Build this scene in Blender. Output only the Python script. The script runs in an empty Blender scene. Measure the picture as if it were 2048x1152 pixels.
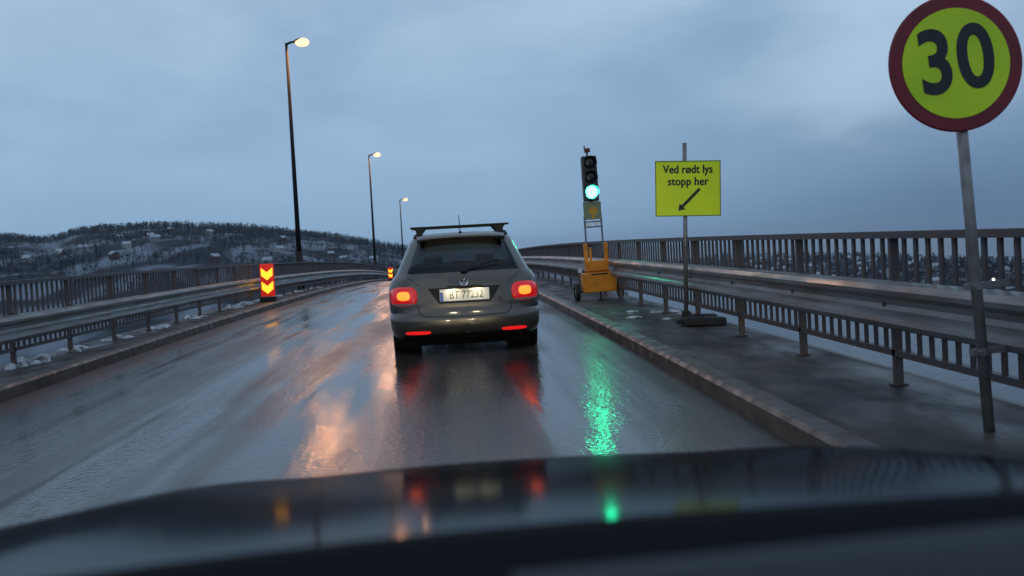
import bpy, math, random
from mathutils import Vector, Matrix
R = math.radians
random.seed(7)
S = bpy.context.scene
COL = S.collection

# ------------------------------------------------------------ camera
F_PX = 2100.0
CZ = 1.28
cam_d = bpy.data.cameras.new("camera")
cam_d.sensor_width = 36.0
cam_d.lens = F_PX / 2048 * 36.0
cam_d.clip_start = 0.05
cam_d.clip_end = 20000
cam_d.dof.use_dof = True
cam_d.dof.focus_distance = 13.0
cam_d.dof.aperture_fstop = 4.0
cam = bpy.data.objects.new("camera", cam_d)
COL.objects.link(cam)
cam.matrix_world = (Matrix.Translation((0, 0, CZ)) @ Matrix.Rotation(-math.atan(124 / F_PX), 4, 'Z')
                    @ Matrix.Rotation(R(90) - math.atan(76 / F_PX), 4, 'X') @ Matrix.Rotation(R(-3.1), 4, 'Z'))
S.camera = cam

# ------------------------------------------------------------ world, sun, exposure
S.view_settings.view_transform = 'Standard'
S.view_settings.look = 'None'
S.view_settings.exposure = 0.0
S.view_settings.gamma = 1.0
W = bpy.data.worlds.new("World")
S.world = W
W.use_nodes = True
nt = W.node_tree
nt.nodes.clear()
def wn(t, **k):
    n = nt.nodes.new(t)
    for a, b in k.items(): setattr(n, a, b)
    return n
def wl(a, b): nt.links.new(a, b)
def wmath(op, a, b=None, c=None, clamp=False):
    n = wn('ShaderNodeMath', operation=op, use_clamp=clamp)
    for i, v in enumerate((a, b, c)):
        if v is None: continue
        if isinstance(v, (int, float)): n.inputs[i].default_value = v
        else: wl(v, n.inputs[i])
    return n.outputs[0]
def wmix(f, a, b):
    n = wn('ShaderNodeMix', data_type='RGBA')
    if isinstance(f, (int, float)): n.inputs[0].default_value = f
    else: wl(f, n.inputs[0])
    for i, v in ((6, a), (7, b)):
        if isinstance(v, tuple): n.inputs[i].default_value = (*v, 1)
        else: wl(v, n.inputs[i])
    return n.outputs[2]
sky = wn('ShaderNodeTexSky', sky_type='NISHITA')
sky.sun_disc = False
sky.sun_elevation = R(4); sky.sun_rotation = R(205)
tc = wn('ShaderNodeTexCoord')
sep = wn('ShaderNodeSeparateXYZ'); wl(tc.outputs['Generated'], sep.inputs[0])
X, Y, Z = sep.outputs
zz = wmath('MAXIMUM', wmath('ADD', Z, 0.30), 0.05)
comb = wn('ShaderNodeCombineXYZ')
wl(wmath('DIVIDE', X, zz), comb.inputs[0]); wl(wmath('DIVIDE', Y, zz), comb.inputs[1])
nz = wn('ShaderNodeTexNoise'); nz.inputs['Scale'].default_value = 1.5; nz.inputs['Detail'].default_value = 6
nz.inputs['Roughness'].default_value = 0.5; nz.inputs['Distortion'].default_value = 0.25
wl(comb.outputs[0], nz.inputs['Vector'])
cl = wn('ShaderNodeMapRange'); cl.interpolation_type = 'SMOOTHSTEP'
wl(nz.outputs[0], cl.inputs[0]); cl.inputs[1].default_value = 0.36; cl.inputs[2].default_value = 0.64
right = wmath('MULTIPLY', wmath('SUBTRACT', X, 0.05), 2.6, clamp=True)
low = wmath('SUBTRACT', 1.0, wmath('MULTIPLY', Z, 4.2), clamp=True)
dk = wmath('MULTIPLY', right, low)
base = wmix(dk, (0.225, 0.365, 0.540), (0.070, 0.135, 0.250))
up = wmath('MULTIPLY', wmath('SUBTRACT', Z, 0.03), 3.2, clamp=True)
cloudcol = wmix(cl.outputs[0], (0.210, 0.310, 0.455), (0.43, 0.545, 0.70))
full = wmix(wmath('MULTIPLY', up, 0.85), base, cloudcol)
dt = wn('ShaderNodeVectorMath', operation='DOT_PRODUCT'); wl(tc.outputs['Generated'], dt.inputs[0]); dt.inputs[1].default_value = (.357, .904, .235)
gap = wn('ShaderNodeMapRange'); gap.interpolation_type = 'SMOOTHSTEP'; wl(wmath('ADD', dt.outputs['Value'], wmath('MULTIPLY', wmath('SUBTRACT', nz.outputs[0], .5), .05)), gap.inputs[0])
gap.inputs[1].default_value = .988; gap.inputs[2].default_value = 1.005
full = wmix(wmath('MULTIPLY', gap.outputs[0], .45), full, (0.44, 0.57, 0.72))
bg1 = wn('ShaderNodeBackground'); wl(sky.outputs[0], bg1.inputs[0]); bg1.inputs[1].default_value = 0.05
bg2 = wn('ShaderNodeBackground'); wl(full, bg2.inputs[0]); bg2.inputs[1].default_value = 1.28
ms = wn('ShaderNodeMixShader'); ms.inputs[0].default_value = 0.93
wl(bg1.outputs[0], ms.inputs[1]); wl(bg2.outputs[0], ms.inputs[2])
wo = wn('ShaderNodeOutputWorld'); wl(ms.outputs[0], wo.inputs[0])

sun_d = bpy.data.lights.new("sun", 'SUN')
sun_d.energy = 0.12; sun_d.angle = R(40); sun_d.color = (1.0, 0.93, 0.85)
sun = bpy.data.objects.new("sun", sun_d); COL.objects.link(sun)
sun.rotation_euler = (R(60), 0, R(-25))

# ------------------------------------------------------------ helpers
class MB:
    def __init__(s): s.v = []; s.f = []; s.mi = []
    def add(s, vs, fs, m=0):
        o = len(s.v); s.v += [tuple(p) for p in vs]
        for f in fs: s.f.append(tuple(i + o for i in f)); s.mi.append(m)
        return s
    def box(s, c, d, M=None, m=0):
        x, y, z = d[0] / 2, d[1] / 2, d[2] / 2
        P = [Vector((a * x, b * y, e * z)) for a in (-1, 1) for b in (-1, 1) for e in (-1, 1)]
        if M: P = [M @ p for p in P]
        P = [p + Vector(c) for p in P]
        return s.add(P, [(0, 1, 3, 2), (4, 6, 7, 5), (0, 4, 5, 1), (2, 3, 7, 6), (0, 2, 6, 4), (1, 5, 7, 3)], m)
    def cyl(s, a, b, r, r2=None, n=12, m=0, cap=True):
        a = Vector(a); b = Vector(b); r2 = r if r2 is None else r2
        d = (b - a).normalized()
        u = d.orthogonal().normalized(); w = d.cross(u)
        P = []
        for q, rr in ((a, r), (b, r2)):
            for i in range(n):
                t = 2 * math.pi * i / n
                P.append(q + (u * math.cos(t) + w * math.sin(t)) * rr)
        fs = [(i, (i + 1) % n, n + (i + 1) % n, n + i) for i in range(n)]
        if cap: fs += [tuple(range(n - 1, -1, -1)), tuple(range(n, 2 * n))]
        return s.add(P, fs, m)
    def tube(s, pts, r, n=8, m=0):
        for a, b in zip(pts, pts[1:]): s.cyl(a, b, r, n=n, m=m)
        return s
    def lathe(s, o, axis, prof, n=24, m=0):      # prof: (radius, along)
        o = Vector(o); d = Vector(axis).normalized(); u = d.orthogonal().normalized(); w = d.cross(u)
        P = []
        for r, h in prof:
            for i in range(n):
                t = 2 * math.pi * i / n
                P.append(o + d * h + (u * math.cos(t) + w * math.sin(t)) * max(r, 1e-4))
        fs = []
        for k in range(len(prof) - 1):
            for i in range(n):
                j = (i + 1) % n
                fs.append((k * n + i, k * n + j, (k + 1) * n + j, (k + 1) * n + i))
        return s.add(P, fs, m)
    def grid(s, fn, nu, nv, m=0, closed=False):
        P = [fn(i / nu, j / nv) for i in range(nu + 1) for j in range(nv + 1)]
        fs = [(i * (nv + 1) + j, (i + 1) * (nv + 1) + j, (i + 1) * (nv + 1) + j + 1, i * (nv + 1) + j + 1)
              for i in range(nu) for j in range(nv)]
        return s.add(P, fs, m)
    def sphere(s, c, r, n=12, m=0, sc=(1, 1, 1)):
        c = Vector(c)
        def fn(u, v):
            a = math.pi * u; b = 2 * math.pi * v
            return c + Vector((math.sin(a) * math.cos(b) * r * sc[0], math.sin(a) * math.sin(b) * r * sc[1], math.cos(a) * r * sc[2]))
        return s.grid(fn, n, n * 2, m)
    def build(s, name, mats, parent=None, smooth=False, bevel=0, weld=False):
        me = bpy.data.meshes.new(name)
        me.from_pydata(s.v, [], s.f)
        if not isinstance(mats, (list, tuple)): mats = [mats]
        for mt in mats: me.materials.append(mt)
        if len(mats) > 1:
            for p, i in zip(me.polygons, s.mi): p.material_index = i
        if smooth: me.shade_smooth()
        me.update()
        o = bpy.data.objects.new(name, me); COL.objects.link(o)
        if parent: o.parent = parent
        if weld:
            w = o.modifiers.new("weld", 'WELD'); w.merge_threshold = 0.0004
        if bevel:
            b = o.modifiers.new("bevel", 'BEVEL'); b.width = bevel; b.segments = 2; b.limit_method = 'ANGLE'; b.angle_limit = R(40)
        return o

def tag(o, label=None, cat=None, group=None, kind=None):
    if label: o['label'] = label
    if cat: o['category'] = cat
    if group: o['group'] = group
    if kind: o['kind'] = kind
    return o
def empty(name, loc, label, cat, group=None, rot=(0, 0, 0)):
    o = bpy.data.objects.new(name, None); COL.objects.link(o)
    o.location = loc; o.rotation_euler = rot; o.empty_display_size = 0.2
    return tag(o, label, cat, group)
def kids(o): return [c for c in bpy.data.objects if c.parent == o]
def copy_tree(o, parent=None):
    c = o.copy(); COL.objects.link(c)
    if parent: c.parent = parent
    for ch in kids(o): copy_tree(ch, c)
    return c
def text_mesh(name, body, size, mat, parent, M, offset=0.0, ext=0.001, sx=1.0, align='CENTER', spacing=1.0, bold=0.0):
    cu = bpy.data.curves.new("t", 'FONT'); cu.body = body; cu.size = size
    cu.offset = offset; cu.extrude = ext; cu.align_x = align; cu.align_y = 'CENTER'; cu.space_character = spacing
    t = bpy.data.objects.new("t", cu); COL.objects.link(t)
    bpy.context.view_layer.update()
    me = bpy.data.meshes.new_from_object(t.evaluated_get(bpy.context.evaluated_depsgraph_get()))
    bpy.data.objects.remove(t)
    me.name = name
    me.transform(M @ Matrix.Diagonal((sx, 1, 1, 1)))
    if bold:
        q = MB(); base_ = [v.co.copy() for v in me.vertices]; fs = [tuple(p.vertices) for p in me.polygons]
        for k, (dx, dz) in enumerate(((-1, 0), (1, 0), (0, -.7), (0, .7))):
            q.add([c + Vector((dx * bold, -.0004 * k, dz * bold)) for c in base_], fs)
        o = q.build(name, mat, parent); return o
    me.materials.clear(); me.materials.append(mat)
    o = bpy.data.objects.new(name, me); COL.objects.link(o); o.parent = parent
    return o

# ------------------------------------------------------------ materials
def mat(name, col, rough=0.5, metal=0.0, spec=0.5, noise=None, bump=None, coat=0.0, emis=None, es=0.0, rn=None, trans=0.0, obj=True):
    m = bpy.data.materials.new(name); m.use_nodes = True
    n = m.node_tree; b = n.nodes['Principled BSDF']
    b.inputs['Base Color'].default_value = (*col, 1)
    b.inputs['Roughness'].default_value = rough
    b.inputs['Metallic'].default_value = metal
    b.inputs['Specular IOR Level'].default_value = spec
    b.inputs['Coat Weight'].default_value = coat
    b.inputs['Coat Roughness'].default_value = 0.05
    b.inputs['Transmission Weight'].default_value = trans
    if emis:
        b.inputs['Emission Color'].default_value = (*emis, 1); b.inputs['Emission Strength'].default_value = es
    t = n.nodes.new('ShaderNodeTexCoord')
    def tex(scale, detail=5, vec=(1, 1, 1)):
        mp = n.nodes.new('ShaderNodeMapping'); mp.inputs['Scale'].default_value = vec
        n.links.new(t.outputs['Object'], mp.inputs[0])
        x = n.nodes.new('ShaderNodeTexNoise'); x.inputs['Scale'].default_value = scale; x.inputs['Detail'].default_value = detail
        n.links.new(mp.outputs[0], x.inputs['Vector']); return x.outputs[0]
    if noise:      # (scale, second colour, lo, hi[, vec])
        mr = n.nodes.new('ShaderNodeMapRange'); mr.inputs[1].default_value = noise[2]; mr.inputs[2].default_value = noise[3]
        n.links.new(tex(noise[0], 6, noise[4] if len(noise) > 4 else (1, 1, 1)), mr.inputs[0])
        mx = n.nodes.new('ShaderNodeMix'); mx.data_type = 'RGBA'
        mx.inputs[6].default_value = (*col, 1); mx.inputs[7].default_value = (*noise[1], 1)
        n.links.new(mr.outputs[0], mx.inputs[0]); n.links.new(mx.outputs[2], b.inputs['Base Color'])
    if rn:         # (scale, r0, r1[, vec])
        mr = n.nodes.new('ShaderNodeMapRange'); mr.inputs[1].default_value = 0.35; mr.inputs[2].default_value = 0.65
        mr.inputs[3].default_value = rn[1]; mr.inputs[4].default_value = rn[2]
        n.links.new(tex(rn[0], 5, rn[3] if len(rn) > 3 else (1, 1, 1)), mr.inputs[0]); n.links.new(mr.outputs[0], b.inputs['Roughness'])
    if bump:       # (scale, distance[, vec])
        bp = n.nodes.new('ShaderNodeBump'); bp.inputs['Distance'].default_value = bump[1]; bp.inputs['Strength'].default_value = 1
        n.links.new(tex(bump[0], 4, bump[2] if len(bump) > 2 else (1, 1, 1)), bp.inputs['Height']); n.links.new(bp.outputs[0], b.inputs['Normal'])
    return m
def glow(name, col, s):
    return mat(name, col, 0.3, emis=col, es=s)

M_galv = mat("galvanised steel", (0.24, 0.24, 0.235), 0.5, 0.5, noise=(2.2, (0.16, 0.13, 0.11), 0.45, 0.72, (4, 0.5, 4)), rn=(3, 0.28, 0.52, (3, 0.4, 3)), bump=(6, 0.002))
M_rail = mat("rusty painted rail", (0.060, 0.052, 0.055), 0.5, 0.1, noise=(5, (0.085, 0.050, 0.036), 0.45, 0.7), bump=(40, 0.001))
M_post = mat("brown post", (0.075, 0.060, 0.058), 0.5, 0.1, noise=(7, (0.10, 0.055, 0.038), 0.45, 0.7), bump=(40, 0.001))
M_conc = mat("wet kerb concrete", (0.085, 0.066, 0.054), 0.6, spec=.25, noise=(3, (0.040, 0.027, 0.022), 0.4, 0.7, (1, .4, 1)), bump=(22, 0.006), rn=(5, .3, .6))
M_walk = mat("wet sidewalk asphalt", (0.026, 0.022, 0.020), 0.6, spec=.28, noise=(2.2, (0.080, 0.064, 0.052), 0.42, 0.68, (1.5, .6, 1)), bump=(40, 0.010), rn=(1.8, .36, .8, (1.4, .5, 1)))
M_deck = mat("bridge concrete", (0.22, 0.21, 0.2), 0.8, noise=(1, (0.15, .14, .13), .4, .7))
M_snow = mat("old snow", (0.58, 0.60, 0.64), 0.7, noise=(9, (0.12, 0.11, 0.10), 0.42, 0.66), bump=(20, 0.02))
M_pole = mat("lamp pole steel", (0.022, 0.026, 0.030), 0.85, 0.0, spec=.1, noise=(3, (.03, .03, .03), .4, .7))
M_head = mat("lamp head grey", (0.08, 0.08, 0.085), 0.4)
M_sod = glow("sodium lamp", (1.0, 0.36, 0.18), 3.4)
M_black = mat("black plastic", (0.012, 0.012, 0.014), 0.45)
M_rubber = mat("rubber", (0.012, 0.012, 0.013), 0.75, noise=(9, (.03, .028, .026), .5, .8))
M_dash = mat("dashboard vinyl", (0.004, 0.004, 0.006), 0.9, spec=.06, bump=(300, 0.0004))
M_dashg = mat("grey dashboard trim", (0.022, 0.026, 0.030), 0.7, spec=.2, bump=(300, 0.0003))
M_bonnet = mat("dark blue bonnet paint", (0.003, 0.004, 0.006), 0.12, 0.0, 0.055, rn=(9, 0.07, 0.14))
M_paint = mat("silver beige car paint", (0.078, 0.068, 0.056), 0.30, 0.6, coat=0.7, noise=(5, (0.075, 0.068, 0.060), 0.4, 0.75), rn=(2.5, .24, .42))
M_carblk = mat("car black trim", (0.007, 0.008, 0.010), 0.5, spec=.25)
M_glassd = mat("privacy glass", (0.006, 0.008, 0.010), 0.06, spec=0.6)
M_int = mat("car interior", (0.035, 0.038, 0.042), 0.8)
M_redl = mat("red lamp lens", (0.25, 0.004, 0.006), 0.15, coat=0.5, emis=(1, 0.008, 0.008), es=0.32)
M_brake = glow("brake light core", (1.0, 0.10, 0.010), 4.5)
M_under = mat("underbody", (0.006, 0.006, 0.006), 0.95, spec=0.0)
M_refl = glow("red reflector glow", (1.0, 0.015, 0.015), 0.60)  # bumper reflectors hold no lamp; their shine is put in as emission
M_white = mat("white paint", (0.75, 0.75, 0.72), 0.5)
M_plate = mat("number plate", (0.80, 0.78, 0.70), 0.5)
M_plateblue = mat("plate blue band", (0.08, 0.14, 0.45), 0.5)
M_dark = mat("dark lettering", (0.012, 0.013, 0.014), 0.5)
M_platech = mat("plate lettering", (0.20, 0.18, 0.13), 0.5)
M_chrome = mat("chrome", (0.75, 0.75, 0.75), 0.12, 1.0)
M_fluo = mat("fluorescent yellow sheet", (0.85, 0.97, 0.005), 0.45, noise=(3, (0.74, 0.88, 0.008), .4, .7))
M_fluo2 = mat("fluorescent yellow sheet worn", (0.60, 0.80, 0.006), 0.5, noise=(4, (0.50, 0.70, 0.008), .4, .7))
M_signred = mat("sign red", (0.19, 0.006, 0.014), 0.45, noise=(5, (0.13, 0.006, 0.012), .4, .7))
M_orange = mat("orange trailer paint", (0.78, 0.26, 0.01), 0.45, noise=(6, (0.55, 0.17, 0.01), .45, .75))
M_green = glow("green signal", (0.02, 1.0, 0.45), 38)
M_boardgrey = mat("faded green board", (0.20, 0.23, 0.12), 0.5)
M_mkred = mat("marker red glow", (0.75, 0.02, 0.01), 0.5, emis=(1, 0.03, 0.01), es=0.35)  # reflective board without a lamp: light it throws back is added as emission
M_mkyel = mat("marker yellow glow", (1.0, 0.65, 0.02), 0.5, emis=(1, 0.58, 0.03), es=1.4)  # unlit retroreflective sheeting, its bright return painted in as emission
M_farpaint = mat("dark blue far car paint", (0.04, 0.055, 0.08), 0.3, 0.4, coat=.5)

def glass_mat(name, tint, fac):
    m = bpy.data.materials.new(name); m.use_nodes = True
    n = m.node_tree; n.nodes.clear()
    o = n.nodes.new('ShaderNodeOutputMaterial'); mx = n.nodes.new('ShaderNodeMixShader')
    tr = n.nodes.new('ShaderNodeBsdfTransparent'); tr.inputs[0].default_value = (*tint, 1)
    gl = n.nodes.new('ShaderNodeBsdfGlossy'); gl.inputs['Roughness'].default_value = 0.08
    gl.inputs['Color'].default_value = (0.8, 0.85, 0.9, 1)
    fr = n.nodes.new('ShaderNodeFresnel'); fr.inputs[0].default_value = fac
    n.links.new(fr.outputs[0], mx.inputs[0]); n.links.new(tr.outputs[0], mx.inputs[1]); n.links.new(gl.outputs[0], mx.inputs[2])
    n.links.new(mx.outputs[0], o.inputs[0]); return m
M_glass = glass_mat("tinted glass", (0.92, 0.99, 0.96), 1.40)
M_glassw = glass_mat("clear windscreen", (0.97, 1.0, 0.99), 1.15)

bn = M_bonnet.node_tree; bnp = bn.nodes['Principled BSDF']; bnp.inputs['Specular IOR Level'].default_value = 0
bgl = bn.nodes.new('ShaderNodeBsdfGlossy'); bgl.inputs['Roughness'].default_value = 0.11; bmx = bn.nodes.new('ShaderNodeMixShader'); bmx.inputs[0].default_value = 0.25
bn.links.new(bnp.outputs[0], bmx.inputs[1]); bn.links.new(bgl.outputs[0], bmx.inputs[2])
bn.links.new(bmx.outputs[0], [n for n in bn.nodes if n.type == 'OUTPUT_MATERIAL'][0].inputs[0])
# wet road
def road_mat():
    m = bpy.data.materials.new("wet asphalt"); m.use_nodes = True
    n = m.node_tree; b = n.nodes['Principled BSDF']; L = n.links.new
    tcx = n.nodes.new('ShaderNodeTexCoord')
    def mp(v):
        q = n.nodes.new('ShaderNodeMapping'); q.inputs['Scale'].default_value = v; L(tcx.outputs['Object'], q.inputs[0]); return q.outputs[0]
    def noise(v, sc, d=5, r=0.55):
        q = n.nodes.new('ShaderNodeTexNoise'); q.inputs['Scale'].default_value = sc; q.inputs['Detail'].default_value = d
        q.inputs['Roughness'].default_value = r; L(v, q.inputs['Vector']); return q.outputs[0]
    def mr(x, a, c, e=0.0, f=1.0):
        q = n.nodes.new('ShaderNodeMapRange'); q.interpolation_type = 'SMOOTHSTEP'; L(x, q.inputs[0])
        for i, t in enumerate((a, c, e, f)): q.inputs[i + 1].default_value = t
        return q.outputs[0]
    def ma(op, x, y, cl=False):
        q = n.nodes.new('ShaderNodeMath'); q.operation = op; q.use_clamp = cl
        for i, t in enumerate((x, y)):
            if isinstance(t, (int, float)): q.inputs[i].default_value = t
            else: L(t, q.inputs[i])
        return q.outputs[0]
    def mix(f, a, c):
        q = n.nodes.new('ShaderNodeMix'); q.data_type = 'RGBA'
        if isinstance(f, (int, float)): q.inputs[0].default_value = f
        else: L(f, q.inputs[0])
        for i, t in ((6, a), (7, c)):
            if isinstance(t, tuple): q.inputs[i].default_value = (*t, 1)
            else: L(t, q.inputs[i])
        return q.outputs[2]
    sp = n.nodes.new('ShaderNodeSeparateXYZ'); L(tcx.outputs['Object'], sp.inputs[0])
    wob = ma('MULTIPLY', ma('SUBTRACT', noise(mp((0.2, 0.25, 1)), 1.0, 3), 0.5), 0.55)
    x = ma('ADD', sp.outputs[0], wob)
    streak = noise(mp((2.2, 0.10, 1)), 1.0, 5)
    patch = noise(mp((0.5, 0.22, 1)), 1.0, 5)
    def band(c, w, soft):
        d = ma('ABSOLUTE', ma('SUBTRACT', x, c), 0)
        return mr(d, w, w + soft, 1, 0)
    seam = band(-2.30, 0.09, 0.22)
    crack = ma('MULTIPLY', band(-2.60, 0.01, 0.10), mr(streak, .42, .62))
    dirtL = band(-4.55, 0.22, 0.30)
    trackL = ma('MULTIPLY', band(-3.75, 0.06, 0.16), mr(noise(mp((.8, .12, 1)), 1.3), .40, .58, .15, .9))
    dirtR = band(1.95, 0.10, 0.30)
    wheel = ma('MAXIMUM', band(-0.72, 0.12, 0.35), band(0.98, 0.15, 0.35))
    col = mix(mr(patch, 0.38, 0.65), (0.028, 0.024, 0.023), (0.058, 0.045, 0.038))
    col = mix(mr(streak, 0.5, 0.72), col, (0.088, 0.070, 0.060))
    col = mix(ma('MULTIPLY', dirtL, mr(noise(mp((1, .35, 1)), 1.6), .3, .55)), col, (0.085, 0.040, 0.030))
    col = mix(ma('MULTIPLY', ma('MAXIMUM', crack, trackL), mr(streak, .3, .5)), col, (0.012, 0.011, 0.012))
    col = mix(dirtR, col, (0.040, 0.034, 0.031))
    L(col, b.inputs['Base Color'])
    r = mr(patch, 0.35, 0.66, 0.13, 0.34)
    r = ma('ADD', r, mr(streak, 0.36, 0.66, -0.06, 0.16))
    r = ma('SUBTRACT', r, ma('MULTIPLY', wheel, 0.10))
    r = ma('SUBTRACT', r, ma('MULTIPLY', seam, 0.16))
    r = ma('ADD', r, ma('MULTIPLY', ma('MAXIMUM', ma('MAXIMUM', crack, trackL), ma('MAXIMUM', dirtL, dirtR)), 0.25))
    r = ma('MAXIMUM', r, 0.12)
    L(r, b.inputs['Roughness'])
    b.inputs['Specular IOR Level'].default_value = 0.30
    h = ma('ADD', ma('MULTIPLY', noise(mp((1, 1, 1)), 22, 2, .5), 0.8), ma('MULTIPLY', noise(mp((1, 1, 1)), 70, 1), 0.10))
    bp = n.nodes.new('ShaderNodeBump'); bp.inputs['Strength'].default_value = 1.0; bp.inputs['Distance'].default_value = 0.0072
    L(ma('MULTIPLY', h, mr(streak, .34, .62, .35, 1.0)), bp.inputs['Height']); L(bp.outputs[0], b.inputs['Normal'])
    return m
M_road = road_mat()

def land_mat(name, dark, snow, lo, hi, sc):
    return mat(name, dark, 0.9, spec=0.1, noise=(sc, snow, lo, hi))
M_land = mat("snowy hillside", (0.020, 0.022, 0.028), 0.9, spec=0.1, noise=(1.0, (0.17, 0.19, 0.225), 0.47, 0.60, (.034, .0070, .034)))
M_landr = land_mat("snowy shore", (0.012, 0.014, 0.017), (0.24, 0.26, 0.30), 0.50, 0.62, 0.09)
M_tree = mat("bare winter trees", (0.014, 0.016, 0.021), 0.95, spec=0.05, noise=(0.05, (0.032, 0.034, 0.040), .4, .7))
M_tree2 = mat("frosted trees", (0.05, 0.058, 0.070), 0.95, spec=0.05, noise=(0.08, (0.025, 0.027, 0.03), .4, .7))
M_water = mat("fjord water", (0.012, 0.030, 0.048), 0.22, spec=0.12, bump=(0.18, 0.8))
M_hwall = [mat("house wall", c, 0.8) for c in ((0.24, 0.235, 0.225), (0.09, 0.04, 0.035), (0.06, 0.065, 0.07), (0.33, 0.33, 0.33))]
M_hroof = mat("snowy roof", (0.34, 0.37, 0.41), 0.8)
M_hroofd = mat("dark roof", (0.05, 0.05, 0.055), 0.8)
M_hwin = mat("house window", (0.02, 0.025, 0.03), 0.2)

# ------------------------------------------------------------ profile of the bridge
def zr(y):
    if y < 0: return -0.07 + 0.01366 * y * 0.4
    if y > 130: return zr(130) - 0.047 * (y - 130)
    return -0.07 + 0.01366 * y - 0.000233 * y * y
def strip(mb, prof, y0, y1, dy=1.0, closed=False, m=0):
    n = int((y1 - y0) / dy); k = len(prof); P = []
    for i in range(n + 1):
        y = y0 + (y1 - y0) * i / n
        for x, z in prof: P.append((x, y, zr(y) + z))
    fs = []
    for i in range(n):
        for j in range(k if closed else k - 1):
            a = i * k + j; b_ = i * k + (j + 1) % k
            fs.append((a, b_, b_ + k, a + k))
    if closed:
        fs.append(tuple(range(k - 1, -1, -1))); fs.append(tuple(range(n * k, n * k + k)))
    return mb.add(P, fs, m)

HAZE = 0.00007
Y0, Y1 = -8.0, 260.0
KL, KR = -4.80, 2.03          # kerb faces
PL, PR = -5.55, 3.16          # parapets
SW = 0.15
LF_ = -0.09         # the left side lies a little lower
tag(strip(MB(), [(KL - .02, LF_), (-3.6, -.045), (-2.4, .0), (-1.2, .02), (0.5, .012), (KR + .02, 0)], Y0, Y1).build('road', M_road, smooth=True), kind='structure')
tag(strip(MB(), [(KR, -0.05), (KR, SW - .03), (KR + .03, SW), (KR + .17, SW + .004), (KR + .175, SW - .05)], Y0, Y1, .5).build('kerb', M_conc), kind='structure')
tag(strip(MB(), [(a, b + LF_) for a, b in [(KL, -0.05), (KL, SW - .03), (KL - .03, SW), (KL - .17, SW + .004), (KL - .175, SW - .05)][::-1]], Y0, Y1, .5).build('kerb', M_conc), kind='structure')
tag(strip(MB(), [(KR + .172, SW - .002), (PR + .30, SW - .002)], Y0, Y1).build('sidewalk', M_walk), kind='structure')
tag(strip(MB(), [(PL - .30, SW - .002 + LF_), (KL - .172, SW - .002 + LF_)], Y0, Y1).build('sidewalk', M_walk), kind='structure')
tag(strip(MB(), [(PL - .34, SW + LF_), (PL - .34, -.9), (PL + 1.5, -1.6), (PR - 1.5, -1.6), (PR + .34, -.9), (PR + .34, SW), (PR + .29, SW), (PR + .29, -.22), (PL - .29, -.22), (PL - .29, SW + LF_)], Y0, Y1, 2, closed=True).build('bridge_deck', M_deck), kind='structure')

# ------------------------------------------------------------ parapets with guard beam
def parapet(side, x, label, yend, ystart):
    root = empty('bridge_parapet', (x, 0, 0 if side > 0 else LF_), label, 'parapet', 'parapets along the bridge')
    s = side   # +1: right side (road is at -x)
    tr = [(x - .06, 1.2), (x - .06, 1.25), (x + .06, 1.25), (x + .06, 1.2)]
    o = strip(MB(), [(a - x, b) for a, b in tr], ystart, yend, 2, closed=True).build('top_rail', M_rail, root)
    strip(MB(), [(-.03, .36), (-.03, .405), (.03, .405), (.03, .36)], ystart, yend, 2, closed=True).build('lower_rail', M_rail, root)
    # two-bulge beam on the road side: profile from top to bottom
    bz = 0 if side > 0 else -.08
    w = [(0.045, .875), (0.0, .905), (-.065, .885), (-.085, .845), (-.080, .815), (-.012, .775), (-.005, .735),
         (-.012, .700), (-.080, .655), (-.085, .620), (-.065, .585), (0.0, .562), (.045, .590)]
    off = .075
    front = [((a - off) * s, z + bz) for a, z in w]
    back = [((a - off + .006) * s, z + bz) for a, z in w][::-1]
    pr = front + back
    strip(MB(), pr if s > 0 else pr[::-1], ystart, yend, 1, closed=True).build('guard_beam', M_galv, root)
    y = ystart; 
    ys = []
    while y <= yend: ys.append(y); y += 2.0
    for i, y in enumerate(ys):
        z0 = zr(y)
        mb = MB()
        mb.box((0, y, z0 + SW + .53), (.060, .046, 1.06)).box((0, y, z0 + SW + .008), (.11, .10, .012))
        mb.box((-s * .052, y, z0 + .735), (.05, .10, .22))
        mb.cyl((-s * .08, y, z0 + .735), (-s * .092, y, z0 + .735), .018, n=8)
        mb.build('post', M_post, root)
        if i + 1 < len(ys):
            m2 = MB()
            for k in range(1, 11):
                yy = y + 2.0 * k / 11
                zz_ = zr(yy)
                m2.box((s * .0, yy, zz_ + .80), (.018, .046, .80))
            m2.build('baluster_panel', M_rail, root)
    return root
parapet(1, PR, 'brown steel railing with galvanised crash beam along the right footway above the fjord', 176, 1.3)
parapet(-1, PL, 'brown steel railing with galvanised crash beam along the left kerb below the hillside', 190, 1.6)

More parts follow.
